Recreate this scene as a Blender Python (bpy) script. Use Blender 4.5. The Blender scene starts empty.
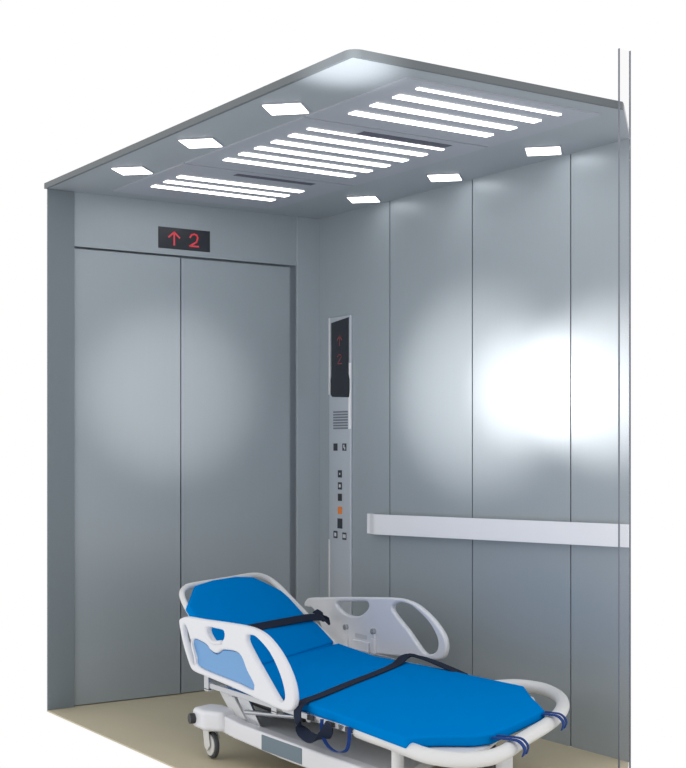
import bpy, bmesh, math
from mathutils import Vector, Matrix
C = bpy.context.scene.collection
sc = bpy.context.scene
R = math.radians

# ---------------------------------------------------------------- camera, world, lamps, exposure
cam_d = bpy.data.cameras.new('camera'); cam = bpy.data.objects.new('camera', cam_d); C.objects.link(cam)
cam.location = (-3.6908, -5.7387, 1.1941)
cam.rotation_euler = (R(90), 0, -0.588946)
cam_d.sensor_fit = 'HORIZONTAL'; cam_d.sensor_width = 36
cam_d.lens = 1335.386 / 686 * 36
cam_d.shift_y = (445.27 - 384) / 686
cam_d.clip_start = 0.05
sc.camera = cam

w = bpy.data.worlds.new('white_studio'); sc.world = w; w.use_nodes = True
w.node_tree.nodes['Background'].inputs[0].default_value = (1, 1, 1, 1)
w.node_tree.nodes['Background'].inputs[1].default_value = 1.0

def spot(name, loc, target, power, size, blend, radius, color=(1, 1, 1)):
    l = bpy.data.lights.new(name, 'SPOT'); l.energy = power; l.spot_size = R(size); l.spot_blend = blend
    l.shadow_soft_size = radius; l.color = color
    o = bpy.data.objects.new(name, l); C.objects.link(o); o.location = loc
    o.rotation_euler = (Vector(target) - Vector(loc)).to_track_quat('-Z', 'Y').to_euler()
    return o
spot('added_wall_glow', (-2.3, 0.62, 1.50), (0, -2.02, 1.44), 190, 13.5, 1.0, 0.05, (1, .96, .93))  # unseen spots outside the cab, added to make the right wall's glow
spot('added_wall_glow', (-2.3, 0.62, 1.50), (0, -1.56, 1.44), 75, 12.5, 1.0, 0.05, (1, .96, .93))
spot('added_wall_glow', (-2.3, 0.18, 1.50), (0, -1.16, 1.44), 165, 24, 1.0, 0.05, (1, .96, .93))
spot('added_door_glow', (-2.9, -4.6, 1.55), (-0.84, 0.02, 1.44), 640, 11.5, 1.0, 0.05, (1, .92, .89))  # unseen spot added for the glow on the doors
spot('added_ceiling_glow', (-2.1, -3.2, 1.2), (-1.43, -2.36, 2.35), 330, 15, 1.0, 0.05)  # unseen spot added to brighten the front ceiling corner

sc.view_settings.view_transform = 'Standard'; sc.view_settings.look = 'None'
sc.view_settings.exposure = 0.0; sc.view_settings.gamma = 1; sc.view_settings.use_curve_mapping = False

# ---------------------------------------------------------------- materials
def lin(c):
    return tuple((v/255/12.92 if v/255 <= .04045 else ((v/255+.055)/1.055)**2.4) for v in c) + (1,)
def mat(name, rgb, rough=.5, metal=0., spec=.5, emit=0., noise=0., scale=(8, 8, 8), bump=0.):
    m = bpy.data.materials.new(name); m.use_nodes = True
    nt = m.node_tree; b = nt.nodes['Principled BSDF']; col = lin(rgb)
    b.inputs['Base Color'].default_value = col
    b.inputs['Roughness'].default_value = rough; b.inputs['Metallic'].default_value = metal
    b.inputs['Specular IOR Level'].default_value = spec
    if emit:
        b.inputs['Emission Color'].default_value = col; b.inputs['Emission Strength'].default_value = emit
    if noise or bump:
        tc = nt.nodes.new('ShaderNodeTexCoord'); mp = nt.nodes.new('ShaderNodeMapping')
        mp.inputs['Scale'].default_value = scale
        n = nt.nodes.new('ShaderNodeTexNoise'); n.inputs['Scale'].default_value = 1; n.inputs['Detail'].default_value = 4
        nt.links.new(tc.outputs['Object'], mp.inputs[0]); nt.links.new(mp.outputs[0], n.inputs['Vector'])
        if noise:
            mx = nt.nodes.new('ShaderNodeMix'); mx.data_type = 'RGBA'
            mx.inputs['A'].default_value = tuple(v*(1-noise) for v in col[:3]) + (1,)
            mx.inputs['B'].default_value = tuple(min(1, v*(1+noise)) for v in col[:3]) + (1,)
            nt.links.new(n.outputs['Fac'], mx.inputs['Factor']); nt.links.new(mx.outputs['Result'], b.inputs['Base Color'])
        if bump:
            bp = nt.nodes.new('ShaderNodeBump'); bp.inputs['Strength'].default_value = bump; bp.inputs['Distance'].default_value = .01
            nt.links.new(n.outputs['Fac'], bp.inputs['Height']); nt.links.new(bp.outputs[0], b.inputs['Normal'])
    return m
M = dict(
    steel_wall=mat('brushed_steel_wall', (166, 175, 181), .38, .25, .5, noise=.02, scale=(3, 90, 3)),
    steel_door=mat('brushed_steel_door', (160, 169, 175), .42, .25, .5, noise=.02, scale=(90, 3, 3)),
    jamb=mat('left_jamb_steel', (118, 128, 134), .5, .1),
    steel_dark=mat('dark_steel', (165, 173, 182), .45, .3),
    ceiling=mat('ceiling_steel', (164, 171, 177), .4, .2, noise=.02, scale=(3, 40, 3)),
    plate=mat('light_plate_steel', (174, 178, 187), .42, .2),
    fascia=mat('fascia_grey', (102, 108, 112), .5, .1),
    groove=mat('seam_shadow_gap', (70, 76, 86), .7),
    floor=mat('beige_vinyl', (196, 186, 160), .55, 0, .3, noise=.06, scale=(2.2, 2.2, 2.2)),
    lamp=mat('lamp_diffuser', (255, 255, 255), .5, emit=3.8),
    gap_shade=mat('shade_strip_grey', (84, 86, 98), .6),  # dark grey that paints shade between the light sections
    screen=mat('black_screen', (38, 42, 50), .25),
    red=mat('red_led', (190, 58, 70), .5, emit=.45),
    red_dim=mat('dim_red_led', (120, 62, 66), .5, emit=.12),
    rail=mat('polished_steel_band', (250, 250, 253), .5, .0),
    cop=mat('control_panel_steel', (200, 206, 214), .38, .25),
    cop_glint=mat('edge_glint_white', (250, 250, 252), .3, 0),  # near-white that paints a reflection along the panel edge
    grille=mat('grille_grey', (128, 133, 142), .5, .3),
    button=mat('black_button', (48, 52, 62), .4),
    bsym=mat('button_symbol', (208, 212, 218), .5),
    orange=mat('amber_button', (196, 110, 40), .4, emit=.25),
    white=mat('white_plastic', (226, 227, 232), .38, 0, .5),
    cream=mat('off_white_tube', (222, 222, 222), .35, 0, .5),
    grey=mat('grey_plastic', (205, 208, 212), .5),
    blue=mat('blue_vinyl', (0, 124, 202), .9, 0, .0, bump=.12, scale=(5, 5, 5)),
    pipe=mat('dark_blue_edge', (16, 78, 160), .6, 0, .25),
    insert=mat('light_blue_insert', (106, 158, 210), .45),
    label=mat('slate_label', (104, 122, 134), .5),
    strap=mat('navy_webbing', (34, 42, 60), .8, 0, .15),
    tie=mat('blue_webbing', (34, 64, 128), .8, 0, .15),
    chrome=mat('chrome', (190, 192, 196), .2, .8),
    rubber=mat('dark_rubber', (70, 74, 78), .7),
    mech=mat('dark_mechanism', (58, 58, 62), .5, .3),
)
g = bpy.data.materials.new('clear_glass'); g.use_nodes = True
nt = g.node_tree; nt.nodes.clear()
out = nt.nodes.new('ShaderNodeOutputMaterial'); tr = nt.nodes.new('ShaderNodeBsdfTransparent'); gl = nt.nodes.new('ShaderNodeBsdfGlossy')
tr.inputs[0].default_value = (.985, .98, .985, 1); gl.inputs['Roughness'].default_value = .02
mx = nt.nodes.new('ShaderNodeMixShader'); mx.inputs[0].default_value = .02
nt.links.new(tr.outputs[0], mx.inputs[1]); nt.links.new(gl.outputs[0], mx.inputs[2]); nt.links.new(mx.outputs[0], out.inputs[0])
M['glass'] = g

# ---------------------------------------------------------------- helpers
def box(bm, lo, hi):
    lo, hi = Vector(lo), Vector(hi)
    v = [bm.verts.new((x, y, z)) for z in (lo.z, hi.z) for y in (lo.y, hi.y) for x in (lo.x, hi.x)]
    for f in ((0,2,3,1), (4,5,7,6), (0,1,5,4), (2,6,7,3), (0,4,6,2), (1,3,7,5)):
        bm.faces.new([v[i] for i in f])
def prism(bm, bottom, top):
    a = [bm.verts.new(p) for p in bottom]; b = [bm.verts.new(p) for p in top]; n = len(a)
    fs = [bm.faces.new(a[::-1]), bm.faces.new(b)]
    for i in range(n): fs.append(bm.faces.new((a[i], a[(i+1) % n], b[(i+1) % n], b[i])))
    bmesh.ops.recalc_face_normals(bm, faces=fs)
def flat(bm, pts, z0, z1):
    prism(bm, [(p[0], p[1], z0) for p in pts], [(p[0], p[1], z1) for p in pts])
def smooth_path(pts, sub=6, closed=False):
    P = [Vector(p) for p in pts]; n = len(P); o = []
    for i in range(n if closed else n-1):
        if closed: a, b, c, d = P[i-1], P[i], P[(i+1) % n], P[(i+2) % n]
        else: a, b, c, d = P[max(i-1, 0)], P[i], P[i+1], P[min(i+2, n-1)]
        for k in range(sub):
            t = k/sub
            o.append(.5*((2*b) + (c-a)*t + (2*a-5*b+4*c-d)*t*t + (3*b-a-3*c+d)*t**3))
    if not closed: o.append(P[-1])
    return o
def tube(bm, pts, r, seg=14, sub=6):
    P = smooth_path(pts, sub) if sub else [Vector(p) for p in pts]
    ring0 = None; nrm = None; T0 = None
    for i, p in enumerate(P):
        T = (P[min(i+1, len(P)-1)] - P[max(i-1, 0)]).normalized()
        if nrm is None:
            nrm = T.orthogonal().normalized(); first = True
        else:
            nrm = (nrm - T*nrm.dot(T)).normalized()
        bn = T.cross(nrm)
        ring = [bm.verts.new(p + r*(math.cos(2*math.pi*k/seg)*nrm + math.sin(2*math.pi*k/seg)*bn)) for k in range(seg)]
        if ring0:
            for k in range(seg): bm.faces.new((ring0[k], ring0[(k+1) % seg], ring[(k+1) % seg], ring[k]))
        else: bm.faces.new(ring[::-1])
        ring0 = ring
    bm.faces.new(ring0)
def cyl(bm, a, b, r, seg=20): tube(bm, [a, b], r, seg, 0)
def ribbon(bm, pts, wdirs, width, th=.003, sub=6):
    """flat webbing along a path; wdirs: one direction across the band per point"""
    P = smooth_path(pts, sub)
    Wd = smooth_path(wdirs, sub)
    prev = None
    for i, p in enumerate(P):
        T = (P[min(i+1, len(P)-1)] - P[max(i-1, 0)]).normalized()
        W_ = Wd[i]; W_ = (W_ - T*W_.dot(T)).normalized(); N = T.cross(W_).normalized()
        q = [bm.verts.new(p + a*W_*width/2 + b*N*th/2) for a, b in ((-1,-1), (1,-1), (1,1), (-1,1))]
        if prev:
            for k in range(4): bm.faces.new((prev[k], prev[(k+1) % 4], q[(k+1) % 4], q[k]))
        else: bm.faces.new(q[::-1])
        prev = q
    bm.faces.new(prev)
def obj(name, bm, m, parent=None, smooth=False, bevel=0., seg=2, angle=35):
    bmesh.ops.recalc_face_normals(bm, faces=bm.faces)
    me = bpy.data.meshes.new(name); bm.to_mesh(me); bm.free()
    me.materials.append(M[m]) if isinstance(m, str) else [me.materials.append(M[x]) for x in m]
    if smooth:
        for p in me.polygons: p.use_smooth = True
    o = bpy.data.objects.new(name, me); C.objects.link(o)
    if parent: o.parent = parent; o.matrix_parent_inverse = parent.matrix_world.inverted()
    if bevel:
        b = o.modifiers.new('bevel', 'BEVEL'); b.width = bevel; b.segments = seg; b.limit_method = 'ANGLE'; b.angle_limit = R(angle)
        for p in me.polygons: p.use_smooth = True
        b.harden_normals = True
    return o
def new(): return bmesh.new()
def boxes(*bs):
    bm = bmesh.new()
    for lo, hi in bs: box(bm, lo, hi)
    return bm
def thing(name, label, cat, loc, group=None):
    o = bpy.data.objects.new(name, None); C.objects.link(o); o.location = loc
    o.empty_display_size = .05
    bpy.context.view_layer.update()
    return tag(o, label, cat, group)
def tag(o, label, cat, group=None):
    o['label'] = label; o['category'] = cat
    if group: o['group'] = group
    return o
def struct(o): o['kind'] = 'structure'; return o
def plate_curve(name, outer, holes, x, half, bevel, m, parent):
    """upright moulded plate in the plane x, outline and holes given as (y, z); rounded edges"""
    cu = bpy.data.curves.new(name, 'CURVE'); cu.dimensions = '2D'; cu.fill_mode = 'BOTH'
    cu.extrude = half-bevel; cu.bevel_depth = bevel; cu.bevel_resolution = 4
    for hi, pts in enumerate([outer] + holes):
        s = cu.splines.new('POLY'); s.use_cyclic_u = True
        P = smooth_path([(a, b, 0) for a, b in pts], 5, True)
        area = sum(P[i-1].x*P[i].y - P[i].x*P[i-1].y for i in range(len(P)))
        off = bevel if hi == 0 else -(bevel+.006)
        sg = (1 if area > 0 else -1)*off
        Q = []
        for i, p in enumerate(P):
            T = (P[(i+1) % len(P)]-P[i-1]).normalized(); q = p + Vector((-T.y, T.x, 0))*sg
            if min((q-r).length for r in P) > abs(sg)*.985: Q.append(q)
        P = Q
        s.points.add(len(P)-1)
        for q, p in zip(s.points, P): q.co = (p.x, p.y, 0, 1)
    tmp = bpy.data.objects.new(name, cu); C.objects.link(tmp)
    dg = bpy.context.evaluated_depsgraph_get()
    me = bpy.data.meshes.new_from_object(tmp.evaluated_get(dg))
    bpy.data.objects.remove(tmp)
    # curve x -> world y, curve y -> world z, curve z -> world x
    me.transform(Matrix(((0, 0, 1, x), (1, 0, 0, 0), (0, 1, 0, 0), (0, 0, 0, 1))))
    me.materials.clear(); me.materials.append(M[m])
    bm = bmesh.new(); bm.from_mesh(me); bmesh.ops.remove_doubles(bm, verts=bm.verts, dist=.0002)
    bmesh.ops.recalc_face_normals(bm, faces=bm.faces); bm.to_mesh(me); bm.free()
    for p in me.polygons: p.use_smooth = abs(p.normal.x) < .97
    o = bpy.data.objects.new(name, me); C.objects.link(o)
    if parent: o.parent = parent; o.matrix_parent_inverse = parent.matrix_world.inverted()
    return o

H, XL, YF, PW = 2.35, -1.457, -2.447, .613

# ---------------------------------------------------------------- the cab
bm = new(); flat(bm, [(XL, .008), (XL+.06, .008), (XL+.06, .062), (.004, .062), (0, -2.152), (-.33, -2.46), (-.33, -2.98), (XL, -2.98)], -.006, 0)
struct(obj('floor', bm, 'floor'))

CE = [(XL, .01), (.01, .01), (0, -2.157), (-.326, YF), (XL, YF)]
bm = new(); flat(bm, CE, H, H+.02)
struct(obj('ceiling', bm, 'ceiling'))
# fascia: a dark lip around the open edges, rounded at the front left corner
def arc(cx, cy, r, a0, a1, n=10): return [(cx+r*math.cos(R(a0+(a1-a0)*i/n)), cy+r*math.sin(R(a0+(a1-a0)*i/n))) for i in range(n+1)]
outer = [(XL-.012, .01)] + arc(XL-.012+.04, YF-.012+.04, .04, 180, 270) + [(-.345, YF-.012)]
inner = [(XL, .01), (XL, YF), (-.328, YF)]
bm = new()
ring = outer + inner[::-1]
flat(bm, ring, H-.001, H+.024)
struct(obj('trim_1', bm, 'fascia'))

# right wall: equal sheet panels with open seams
bm = new(); box(bm, (.004, -2.15, 0), (.007, .01, H))
struct(obj('wall_right', bm, 'groove'))
ys = [0, -PW, -2*PW, -3*PW, -2.155]
for i in range(4):
    bm = new(); box(bm, (0, ys[i+1]+(.004 if i < 3 else 0), 0), (.004, ys[i]-(.003 if i else 0), H))
    o = obj('wall_right_panel', bm, 'steel_wall', bpy.data.objects['wall_right'])

# front wall: two returns, a header, and the dark reveal behind the doors
bm = new(); box(bm, (XL+.06, .055, 0), (0, .062, H))
wf = struct(obj('wall_front', bm, 'steel_dark'))
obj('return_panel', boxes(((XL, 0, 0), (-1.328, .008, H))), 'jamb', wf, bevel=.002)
obj('return_panel', boxes(((-.137, 0, 0), (.004, .014, H))), 'steel_wall', wf, bevel=.002)
obj('header', boxes(((-1.340, .0082, 2.103), (-.137, .05, H))), 'steel_door', wf)
d = struct(obj('door_1', boxes(((-1.328, .018, .004), (-.783, .030, 2.094))), 'steel_door', bevel=.0015))
d = struct(obj('door_2', boxes(((-.762, .026, .004), (-.163, .040, 2.094))), 'steel_door', bevel=.0015))
obj('edge_strip', boxes(((-.775, .023, .004), (-.7621, .034, 2.094))), 'steel_dark', d)

# narrow clear strip standing at the cut corner of the cab
t = thing('glass_strip', 'narrow clear glass strip with hairline edges at the right end of the cab', 'glass', (-.35, -2.50, 0))
obj('pane', boxes(((-.403, -2.502, 0), (-.353, -2.498, 2.535))), 'glass', t)
for x in (-.404, -.352):
    obj('edge_rod', boxes(((x-.0009, -2.5035, 0), (x+.0009, -2.4965, 2.537))), 'grille', t)

# ---------------------------------------------------------------- ceiling lights
def light_panel(label, y0, y1, strips, gap_shade=None):
    t = thing('ceiling_light_panel', label, 'ceiling light', (-.78, (y0+y1)/2, H), 'slatted light panels in the ceiling')
    bm = new()
    X0, X1, dz, bv = -1.20, -.36, .006, .0004
    prism(bm, [(X0+bv, y0+bv, H-dz), (X1-bv, y0+bv, H-dz), (X1-bv, y1-bv, H-dz), (X0+bv, y1-bv, H-dz)],
              [(X0, y0, H), (X1, y0, H), (X1, y1, H), (X0, y1, H)])
    obj('panel', bm, 'plate', t)
    for yc, wd in strips:
        obj('light_strip', boxes(((-1.104, yc-.016-wd/2, H-dz-.003), (-.484, yc-.016+wd/2, H-dz))), 'lamp', t)
    if gap_shade:
        obj('shade_strip', boxes(((gap_shade[0], gap_shade[1], H-dz-.0015), (gap_shade[2], gap_shade[3], H-dz))), 'gap_shade', t)  # dark strip standing in for the shaded underside beside the light strips
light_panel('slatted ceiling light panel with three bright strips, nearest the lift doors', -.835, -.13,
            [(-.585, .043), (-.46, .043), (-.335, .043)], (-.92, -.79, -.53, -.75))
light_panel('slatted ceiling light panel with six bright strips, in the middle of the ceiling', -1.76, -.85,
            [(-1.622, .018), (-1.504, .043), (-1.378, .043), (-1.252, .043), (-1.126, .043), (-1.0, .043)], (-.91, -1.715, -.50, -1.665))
light_panel('slatted ceiling light panel with four bright strips, nearest the open front edge', -2.37, -1.775,
            [(-2.28, .018), (-2.165, .043), (-2.035, .043), (-1.905, .043)])
for x, side in ((-1.312, 'left'), (-.132, 'right')):
    for y, where in ((-.585, 'nearest the lift doors'), (-1.20, 'in the middle'), (-1.825, 'nearest the open front')):
        a = .100
        t = thing('downlight', 'square white downlight in the %s row of the ceiling, %s' % (side, where), 'ceiling light', (x, y, H), 'small square downlights')
        bm = new(); flat(bm, [(x-a, y), (x, y-a), (x+a, y), (x, y+a)], H-.004, H)
        obj('rim', bm, 'plate', t)
        a = .093
        bm = new(); flat(bm, [(x-a, y), (x, y-a), (x+a, y), (x, y+a)], H-.006, H-.003)
        obj('diffuser', bm, 'lamp', t)

# ---------------------------------------------------------------- floor display above the doors
def arrow_two(bm, f, hgt, th):
    """up arrow and digit 2; f(u, v, d) maps sign coordinates to the world"""
    def stroke(p):
        for a, b in zip(p, p[1:]):
            a, b = Vector(a), Vector(b); n = (b-a).normalized(); s = Vector((-n.y, n.x))*th/2; a2 = a-n*th*.4; b2 = b+n*th*.4
            q = [a2+s, b2+s, b2-s, a2-s]
            prism(bm, [f(v.x, v.y, 0) for v in q], [f(v.x, v.y, 1) for v in q])
    return stroke
disp = thing('floor_display', 'black floor display with red up arrow and number 2 above the lift doors', 'display', (-.77, .014, 2.18))
obj('screen', boxes(((-.905, .006, 2.130), (-.628, .014, 2.232))), 'screen', disp, bevel=.002)
bm = new(); st = arrow_two(bm, lambda u, v, d_: (-.905+u, .006-.0015*d_, 2.130+v), .06, .008)
st([(.083, .020), (.083, .078)]); st([(.055, .056), (.083, .080), (.111, .056)])
obj('red_arrow', bm, 'red', disp)
bm = new(); st = arrow_two(bm, lambda u, v, d_: (-.905+u, .006-.0015*d_, 2.130+v), .06, .008)
st([(.168, .064), (.176, .076), (.190, .080), (.204, .076), (.209, .064), (.202, .043), (.167, .022), (.212, .022)])
obj('red_number', bm, 'red', disp)

# ---------------------------------------------------------------- car operating panel
cp = thing('control_panel', 'tall steel lift control panel with black screen and buttons on the right wall', 'control panel', (0, -.2, .3))
Y0, Y1 = -.115, -.298     # left and right edge (as seen)
bm = new()
prism(bm, [(0, Y0+.028, .12), (0, Y1, .12), (-.03, Y1, .12), (-.03, Y0, .12)], [(0, Y0+.028, 1.835), (0, Y1, 1.835), (-.03, Y1, 1.835), (-.03, Y0, 1.835)])
obj('body', bm, 'cop', cp, bevel=.003)
for za, zb in ((1.45, 1.835), (.12, .72)):
    bm = new(); prism(bm, [(-.001, Y0+.031, za), (-.031, Y0+.001, za), (-.0335, Y0-.003, za), (-.0335, Y0+.001, za), (-.004, Y0+.031, za)],
                      [(-.001, Y0+.031, zb), (-.031, Y0+.001, zb), (-.0335, Y0-.003, zb), (-.0335, Y0+.001, zb), (-.004, Y0+.031, zb)])
    obj('edge_glint', bm, 'cop_glint', cp)  # white pieces put the bright reflections on the panel's edges
obj('edge_glint', boxes(((-.033, Y1-.001, 1.275), (-.02, Y1+.016, 1.60))), 'cop_glint', cp)
bm = new()
prof = [(-.128, 1.808), (-.285, 1.826), (-.285, 1.545), (-.293, 1.52), (-.293, 1.455), (-.287, 1.430), (-.135, 1.437), (-.122, 1.45), (-.122, 1.52), (-.128, 1.545)]
prism(bm, [(-.030, a, b) for a, b in prof], [(-.037, a, b) for a, b in prof])
scn = obj('screen', bm, 'screen', cp, bevel=.002)
def Fc(yc, zc):
    return lambda u, v, d_: (-.037-.0012*d_, yc-u, zc+v)
bm = new(); st = arrow_two(bm, Fc(-.205, 1.69), 0, .006); st([(0, 0), (0, .045)]); st([(-.02, .028), (0, .048), (.02, .028)])
obj('red_arrow', bm, 'red_dim', scn)
bm = new(); st = arrow_two(bm, Fc(-.205, 1.60), 0, .006); st([(-.018, .034), (-.01, .045), (.01, .045), (.017, .034), (-.018, 0), (.02, 0)])
obj('red_number', bm, 'red_dim', scn)
bm = new()
for k in range(7):
    z = 1.275 + k*.0135
    box(bm, (-.033, -.275, z), (-.030, -.145, z+.008))
obj('speaker_grille', bm, 'grille', cp)
def button(y, z, m='button', wy=.036, hz=.036, sym=None):
    b = obj('button', boxes(((-.034, y-wy/2, z-hz/2), (-.030, y+wy/2, z+hz/2))), m, cp, bevel=.002)
    if sym: 
        bm = new()
        for (a, c, e, f_) in sym: box(bm, (-.035, y-e, z+c), (-.0338, y-a, z+f_))
        obj('button_symbol', bm, 'bsym', b)
arr = lambda s: [(-.008, -.008, .008, .008)]
button(-.165, 1.185); button(-.245, 1.185, sym=[(-.008, -.004, .002, .012), (.0, -.012, .009, .0)])
button(-.205, 1.052, sym=[(-.005, -.005, .005, .005)]); button(-.205, .992, sym=[(-.008, -.008, .008, .008)])
button(-.205, .935, 'mech'); button(-.205, .870, 'orange'); button(-.205, .805, hz=.05, wy=.044)
button(-.165, .748, sym=[(-.009, -.009, .009, .009)]); button(-.245, .744, sym=[(-.013, -.009, .013, .009)])

for o in cp.children_recursive:                     # shallow panel: 12 mm proud of the wall
    o.data.transform(Matrix.Diagonal((.4, 1, 1, 1)))

# ---------------------------------------------------------------- handrail
hr = thing('handrail', 'flat pale steel handrail band along the right wall', 'handrail', (0, -1.25, .78))
bm = new()
n = 10; P = [(-.001, -.425)] + [(-.040*(1-math.cos(R(180*i/n)))/2, -.425-.13*i/n) for i in range(1, n+1)] + [(-.040, -2.19)]
Q = [(p[0]+.008 if i else -.0, p[1]-.006 if i < n else p[1]) for i, p in enumerate(P)]
zr = lambda y: .768+.044*(-y-.45)/1.7
zt = lambda y: .864+.034*(-y-.45)/1.7
prev = None
for (a, b), (c, d_) in zip(P, Q):
    q = [bm.verts.new((a, b, zr(b))), bm.verts.new((a, b, zt(b))), bm.verts.new((c+.001, d_, zt(b))), bm.verts.new((c+.001, d_, zr(b)))]
    if prev:
        for k in range(4): bm.faces.new((prev[k], prev[(k+1) % 4], q[(k+1) % 4], q[k]))
    else: bm.faces.new(q[::-1])
    prev = q
bm.faces.new(prev)
r_ = obj('rail', bm, 'rail', hr, smooth=True); es = r_.modifiers.new('edge_split', 'EDGE_SPLIT'); es.split_angle = R(50)
for y in (-.95, -1.75):
    bm = new(); cyl(bm, (-.038, y, .82), (0, y, .82), .016); obj('wall_bracket', bm, 'steel_dark', hr)

# ---------------------------------------------------------------- patient bed
K = .55
def sh(x, s): return -s + K*(x+.30)            # bed stands skewed: near side further out
bed = thing('patient_bed', 'white hospital transfer bed with raised backrest on casters inside the lift', 'bed', (-.8, -1.6, 0))

near_outer = [(-1.005,.500),(-1.030,.520),(-1.085,.529),(-1.20,.532),(-1.394,.540),(-1.55,.544),(-1.64,.539),(-1.72,.518),(-1.807,.470),(-1.875,.405),(-1.903,.345),(-1.893,.302),(-1.853,.284),(-1.78,.283),(-1.62,.295),(-1.462,.306),(-1.25,.317),(-1.150,.322),(-1.112,.332),(-1.08,.365),(-1.04,.42)]
near_slot = [(-1.255,.500),(-1.32,.503),(-1.378,.502),(-1.380,.485),(-1.355,.470),(-1.315,.465),(-1.280,.474)]
near_loop = [(-1.560,.498),(-1.60,.510),(-1.650,.500),(-1.733,.461),(-1.802,.396),(-1.832,.338),(-1.815,.318),(-1.790,.323),(-1.72,.372),(-1.62,.445)]
near_slit = [(-1.050,.488),(-1.070,.480),(-1.105,.430),(-1.140,.372),(-1.136,.358),(-1.118,.362),(-1.085,.405),(-1.052,.455)]
insert = [(-1.13,.440),(-1.20,.440),(-1.245,.432),(-1.275,.417),(-1.315,.410),(-1.345,.418),(-1.386,.432),(-1.503,.432),(-1.56,.380),(-1.615,.329),(-1.50,.335),(-1.409,.339),(-1.188,.352),(-1.16,.385)]
def scl(pts, c, k): return [(c+(a-c)*k, b) for a, b in pts]
near_outer, near_slot, near_loop, near_slit, insert = [scl(p, -1.44, .96) for p in (near_outer, near_slot, near_loop, near_slit, insert)]
rl = plate_curve('side_rail', near_outer, [near_slot, near_loop, near_slit, insert], -1.304, .013, .010, 'white', bed)
rl['label'] = 'white side rail with a light blue insert and oval grip holes'
bm = new()
ip = [(a, b) for a, b in insert]
cy_ = sum(a for a, b in ip)/len(ip); cz_ = sum(b for a, b in ip)/len(ip)
ip = [(cy_+(a-cy_)*1.04, cz_+(b-cz_)*1.08) for a, b in ip]
ip = [(p.x, p.y) for p in smooth_path([(a, b, 0) for a, b in ip], 4, True)]
prism(bm, [(-1.296, a, b) for a, b in ip], [(-1.308, a, b) for a, b in ip])
obj('blue_insert', bm, 'insert', rl)
bm = new(); tube(bm, [(-1.316, -1.248, .505), (-1.317, -1.264, .478), (-1.317, -1.305, .456), (-1.316, -1.375, .464)], .008, 8)
obj('grip_lip', bm, 'white', rl, smooth=True)

far_outer = [(-.300,.425),(-.315,.450),(-.35,.466),(-.46,.478),(-.648,.497),(-.87,.517),(-1.065,.532),(-1.15,.530),(-1.236,.513),(-1.335,.468),(-1.407,.412),(-1.426,.362),(-1.405,.318),(-1.345,.300),(-1.25,.296),(-1.063,.280),(-.80,.262),(-.593,.250),(-.53,.27),(-.46,.34),(-.39,.415),(-.33,.42)]
far_slot = [(-.601,.464),(-.72,.477),(-.838,.488),(-.848,.470),(-.80,.438),(-.74,.424),(-.667,.428),(-.62,.445)]
far_loop = [(-1.045,.490),(-1.099,.510),(-1.182,.503),(-1.297,.451),(-1.360,.390),(-1.358,.346),(-1.315,.326),(-1.265,.331),(-1.16,.406),(-1.07,.462)]
far_outer, far_slot, far_loop = [scl(p, -.30, .98) for p in (far_outer, far_slot, far_loop)]
fl = plate_curve('side_rail', far_outer, [far_slot, far_loop], -.274, .013, .010, 'white', bed)
for y in (-.676, -.895):
    zc = .362 if y > -.8 else .368
    l = obj('latch', boxes(((-.300, y-.015, zc-.095), (-.286, y+.015, zc-.03)), ((-.297, y-.010, zc-.03), (-.286, y+.010, zc-.008))), 'white', fl, bevel=.003)
    bm = new(); cyl(bm, (-.302, y, zc+.002), (-.285, y, zc+.002), .013, 14); obj('latch_pin', bm, 'chrome', l)
obj('hinge_cover', boxes(((-.299, -.86, .262), (-.286, -.735, .315))), 'white', fl, bevel=.004)
obj('recess_slot', boxes(((-.2885, -.835, .325), (-.2855, -.745, .345))), 'grey', fl)

# backrest support tube and deck
bt = [(-1.215,-1.235,.285),(-1.205,-1.06,.385),(-1.200,-.925,.492),(-1.205,-.864,.545),(-1.192,-.806,.583),(-1.150,-.758,.602),(-1.09,-.722,.607),(-.88,-.605,.607),(-.680,-.497,.607),(-.597,-.475,.590),(-.550,-.495,.555),(-.525,-.545,.511),(-.485,-.628,.436),(-.43,-.715,.344),(-.40,-.79,.29)]
bm = new(); tube(bm, bt, .012, 12); obj('backrest_tube', bm, 'cream', bed, smooth=True)
pa = [(-1.19,-1.20,.285),(-1.15,-.92,.50),(-1.08,-.80,.570),(-.72,-.60,.570),(-.60,-.60,.50),(-.44,-.79,.29)]
bm = new(); prism(bm, [(a, b, c-.012) for a, b, c in pa], [(a, b, c) for a, b, c in pa]); obj('backrest_board', bm, 'grey', bed)
dk = [(-1.19,-1.22),(-.40,-.80),(-.40,-1.76),(-.385,-1.98),(-.41,-2.08),(-.50,-2.20),(-.66,-2.33),(-.95,-2.52),(-1.06,-2.60),(-1.16,-2.635),(-1.215,-2.59),(-1.235,-2.40)]
bm = new(); flat(bm, dk, .262, .277); obj('deck', bm, 'cream', bed, bevel=.005)
# bumper tube round the foot end
ft = [(-1.252,-2.18,.272),(-1.258,-2.252,.272),(-1.264,-2.369,.272),(-1.275,-2.482,.272),(-1.278,-2.589,.272),(-1.236,-2.675,.272),(-1.158,-2.703,.272),(-1.058,-2.672,.272),(-.895,-2.570,.272),(-.702,-2.460,.272),(-.561,-2.365,.272),(-.427,-2.250,.272),(-.325,-2.125,.272),(-.262,-1.990,.272),(-.258,-1.900,.272),(-.29,-1.83,.271),(-.37,-1.78,.266),(-.40,-1.74,.262)]
bm = new(); tube(bm, ft, .0235, 18); obj('foot_bumper', bm, 'cream', bed, smooth=True)
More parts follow.
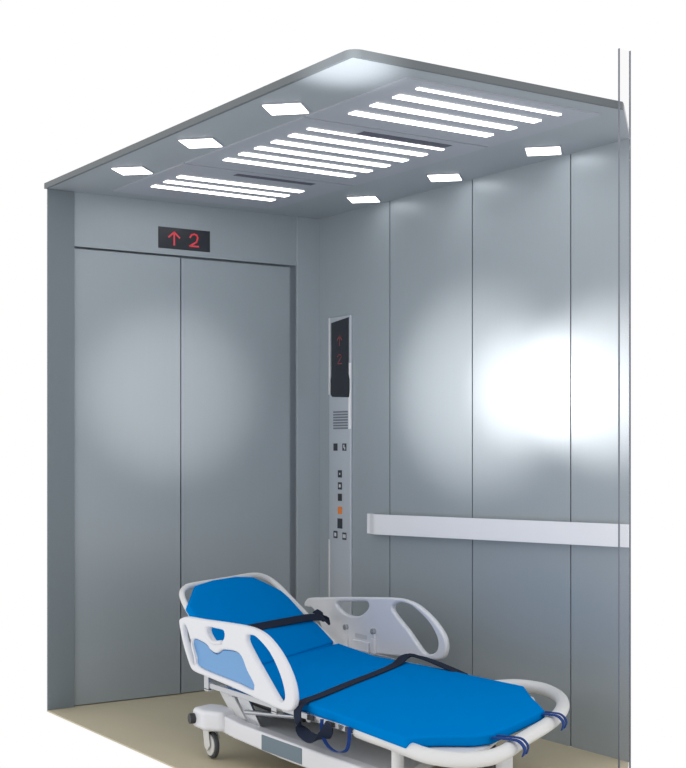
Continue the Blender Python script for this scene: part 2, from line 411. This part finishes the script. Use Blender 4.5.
# deck side frames with strap clips
sf = obj('side_frame', boxes(((-1.275, -2.235, .262), (-1.250, -1.20, .284))), 'chrome', bed, bevel=.003)
for y in (-1.93, -2.05, -2.16):
    obj('strap_clip', boxes(((-1.281, y-.018, .266), (-1.2745, y+.018, .282))), 'mech', sf)
obj('side_frame', boxes(((-.315, -1.60, .250), (-.290, -.62, .275))), 'chrome', bed, bevel=.003)
for s in (.80, 1.35, 1.9):
    bm = new(); cyl(bm, (-1.25, sh(-1.25, s), .255), (-.31, sh(-.31, s), .255), .010, 10); obj('cross_bar', bm, 'grey', bed)
# chassis
def quad(x0, x1, s0, s1, z0, z1):
    P = [(x0, sh(x0, s0)), (x1, sh(x1, s0)), (x1, sh(x1, s1)), (x0, sh(x0, s1))]
    b = new(); flat(b, P, z0, z1); return b
obj('base_tray', quad(-1.22, -.45, .80, 1.85, .125, .160), 'grey', bed, bevel=.008)
for x, s0, s9 in ((-1.255, .66, 2.05), (-.45, .60, 1.80)):
    bm = new()
    prof = [(s0, .125), (s0+.05, .118), (s0+.20, .105), (s0+.55, .095), (s9, .095), (s9, .165), (s0+.55, .165), (s0+.24, .168), (s0+.1, .18), (s0, .185)]
    prism(bm, [(x-.02, sh(x, s), z) for s, z in prof], [(x+.03, sh(x, s), z) for s, z in prof])
    o = obj('chassis_beam', bm, 'white', bed, bevel=.008, seg=3)
    if x < -1:
        obj('slate_panel', boxes(((-1.2775, -1.87, .104), (-1.274, -1.60, .158))), 'label', o, bevel=.001)
def caster(x, y, ang, turn=0.):
    b = new()
    P = [(x-.055, y+.055), (x+.04, y+.085), (x+.075, y+.03), (x+.07, y-.09), (x-.01, y-.11), (x-.06, y-.04)]
    flat(b, P, .115, .192)
    cov = obj('caster_cover', b, 'white', bed, bevel=.018, seg=4)
    c = obj('caster_fork', new_fork(x, y, ang), 'cream', bed, smooth=False, bevel=.004)
    ca, sa = math.cos(R(ang)), math.sin(R(ang))
    wx, wy = x+.012*ca, y+.012*sa
    b = new(); ax = Vector((-sa, ca, 0)); ctr = Vector((wx, wy, .052))
    cyl(b, ctr-ax*.009, ctr+ax*.009, .050, 28); wl = obj('wheel', b, 'rubber', c, bevel=.005)
    b = new(); cyl(b, ctr-ax*.014, ctr+ax*.014, .040, 28); obj('wheel_disc', b, 'cream', wl, bevel=.003)
    b = new(); cyl(b, (x-.075, y+.035, .152), (x-.045, y+.03, .152), .020, 14); obj('brake_hub', b, 'mech', c)
def new_fork(x, y, ang):
    b = new(); ca, sa = math.cos(R(ang)), math.sin(R(ang))
    def T(u, v, z): return (x+u*ca-v*sa, y+u*sa+v*ca, z)
    for v0, v1 in ((-.024, -.018), (.018, .024)):
        pf = [(-.030, .118), (.020, .118), (.034, .052), (.012, .030), (-.012, .043)]
        prism(b, [T(u, v0, z) for u, z in pf], [T(u, v1, z) for u, z in pf])
    pf = [(-.030, .106), (.020, .106), (.020, .122), (-.030, .122)]
    prism(b, [T(u, -.024, z) for u, z in pf], [T(u, .024, z) for u, z in pf])
    return b
caster(-1.275, -1.215, -94)
caster(-.36, -.72, -94); caster(-1.235, -2.52, -94); caster(-.86, -2.32, -94)
# lifting columns, linkage and actuator
def skewbox(x0, x1, y0, y1, z0, z1, dx, dy):
    b = new()
    prism(b, [(x0, y0, z0), (x1, y0, z0), (x1, y1, z0), (x0, y1, z0)], [(x0+dx, y0+dy, z1), (x1+dx, y0+dy, z1), (x1+dx, y1+dy, z1), (x0+dx, y1+dy, z1)]); return b
obj('lift_column', skewbox(-1.12, -.98, -1.40, -1.20, .16, .262, -.02, .10), 'grey', bed, bevel=.008)
obj('lift_column', skewbox(-.86, -.72, -2.10, -1.92, .16, .262, 0, 0), 'grey', bed, bevel=.008)
obj('lift_arm', skewbox(-1.225, -1.205, -1.40, -1.29, .165, .264, 0, .13), 'cream', bed, bevel=.004)
obj('lift_arm', skewbox(-1.235, -1.225, -1.52, -1.43, .165, .262, 0, .10), 'chrome', bed, bevel=.002)
bm = new(); cyl(bm, (-1.20, -1.45, .262), (-1.17, -1.72, .225), .014, 12); cyl(bm, (-1.20, -1.42, .245), (-1.18, -1.58, .232), .021, 12)
obj('actuator', bm, 'mech', bed)
bm = new(); cyl(bm, (-1.24, -1.42, .205), (-1.21, -1.72, .235), .009, 10); obj('linkage_rod', bm, 'chrome', bed)
obj('rail_bracket', boxes(((-1.280, -1.20, .255), (-1.264, -1.165, .325)), ((-1.280, -1.20, .25), (-1.255, -1.165, .262))), 'chrome', bed, bevel=.002)
obj('rail_bracket', boxes(((-1.288, -1.72, .255), (-1.272, -1.685, .305)), ((-1.288, -1.72, .25), (-1.255, -1.685, .262))), 'chrome', bed, bevel=.002)
bm = new(); cyl(bm, (-1.235, -2.37, .16), (-1.235, -2.37, .262), .020, 18); obj('support_post', bm, 'cream', bed, smooth=False)
bm = new(); cyl(bm, (-1.03, -2.56, .12), (-1.03, -2.56, .26), .018, 14); cyl(bm, (-.99, -2.535, .12), (-.99, -2.535, .26), .011, 14); cyl(bm, (-1.10, -2.60, .225), (-.94, -2.51, .225), .012, 12)
obj('foot_pedal_linkage', bm, 'mech', bed)

# ---------------------------------------------------------------- mattress
mt = thing('mattress', 'thin bright blue mattress with raised head section on the white bed', 'mattress', (-.8, -1.6, .28))
fp = [(-1.20,-1.23),(-1.262,-1.40),(-1.262,-1.878),(-1.280,-2.20),(-1.305,-2.505),(-1.270,-2.500),(-1.195,-2.535),(-1.110,-2.595),(-1.040,-2.600),(-.87,-2.515),(-.658,-2.410),(-.605,-2.325),(-.54,-2.215),(-.425,-2.045),(-.435,-1.774),(-.435,-1.607),(-.475,-1.172),(-.43,-.927),(-.40,-.775)]
bm = new(); flat(bm, fp, .279, .314)
o = obj('foot_section', bm, 'blue', mt, bevel=.010, seg=3, angle=50)
hp = [(-1.20,-1.238,.314),(-1.21,-1.06,.445),(-1.216,-.915,.552),(-1.105,-.765,.612),(-.978,-.681,.621),(-.826,-.599,.621),(-.712,-.553,.609),(-.637,-.563,.573),(-.572,-.566,.540),(-.545,-.600,.508),(-.515,-.670,.443),(-.47,-.720,.395),(-.425,-.785,.320)]
A_, B_, D_ = Vector((-1.27,-1.24,.33)), Vector((-.32,-.72,.33)), Vector((-1.22,-.893,.562))
nrm = (B_-A_).cross(D_-A_).normalized(); nrm *= 1 if nrm.z > 0 else -1
bm = new(); prism(bm, [Vector(p)-nrm*.032 for p in hp], hp)
obj('head_section', bm, 'blue', mt, bevel=.010, seg=3, angle=50)
bm = new(); tube(bm, [(-1.19,-1.24,.313), (-.80,-1.01,.313), (-.45,-.80,.313)], .004, 8); obj('fold_seam', bm, 'blue', mt, smooth=True)
# webbing ties round the foot bumper
def tie(x, y):
    t1 = Vector((.85, .52, 0)); o_ = Vector((.52, -.85, 0))    # along and outwards of the bumper
    for off, wd in ((0, .022), (.035, .015)):
        b = new(); c = Vector((x, y, .272)) + t1*off
        P = [c - o_*.075 + Vector((0, 0, .030)), c - o_*.02 + Vector((0, 0, .030)), c + o_*.012 + Vector((0, 0, .026)), c + o_*.030 + Vector((0, 0, .005)), c + o_*.024 + Vector((0, 0, -.018))]
        ribbon(b, P, [t1]*5, wd, .003); obj('tie', b, 'tie', mt)
tie(-1.01, -2.665); tie(-.655, -2.455)

# ---------------------------------------------------------------- restraint straps
s1 = new()
Wd = Vector((0, -.8, -.6))
ribbon(s1, [(-1.235,-1.075,.425),(-1.10,-1.005,.435),(-.899,-.900,.434),(-.65,-.775,.430),(-.50,-.700,.426),(-.395,-.640,.408),(-.362,-.620,.385),(-.345,-.585,.392),(-.352,-.560,.415),(-.368,-.530,.428)],
       [Wd]*6+[Vector((0,-.9,-.4))]*4, .038, .004)
tag(obj('safety_strap', s1, 'strap'), 'dark navy strap across the raised head section of the blue mattress', 'strap', 'restraint straps on the bed')
s2 = new()
Wd = Vector((.56, -.83, 0))
ribbon(s2, [(-.430,-1.70,.305),(-.440,-1.61,.322),(-.432,-1.45,.336),(-.455,-1.365,.337),(-.561,-1.428,.3185),(-.75,-1.55,.3175),(-.939,-1.665,.3175),(-1.15,-1.80,.3175),(-1.265,-1.868,.3175),(-1.300,-1.885,.298),(-1.302,-1.890,.26),(-1.302,-1.925,.225),(-1.302,-1.995,.217),(-1.300,-2.055,.243),(-1.297,-2.075,.280)],
       [Vector((-1, 0, 0))]*2+[Vector((-.8,-.6,0))]+[Wd]*5+[Vector((.2,-.95,0)), Vector((0,-1,0)), Vector((0,-.9,-.4)), Vector((-.8,-.3,-.6)), Vector((-.9,0,-.5)), Vector((-.6,.4,.4)), Vector((0,1,0))], .042, .004)
tag(obj('safety_strap', s2, 'strap'), 'dark navy strap across the flat leg section, its end looped below the mattress edge', 'strap', 'restraint straps on the bed')
s3 = new()
X_ = -1.300
ribbon(s3, [(X_,-2.035,.290),(X_,-2.035,.250),(X_,-2.06,.215),(X_,-2.115,.199),(X_,-2.175,.212),(X_,-2.195,.25),(X_,-2.195,.292)],
       [Vector((-.7,.3,.1))]*7, .012, .003)
tag(obj('webbing_loop', s3, 'tie'), 'thin blue webbing loop hanging from the near bed edge beside the navy strap', 'strap')
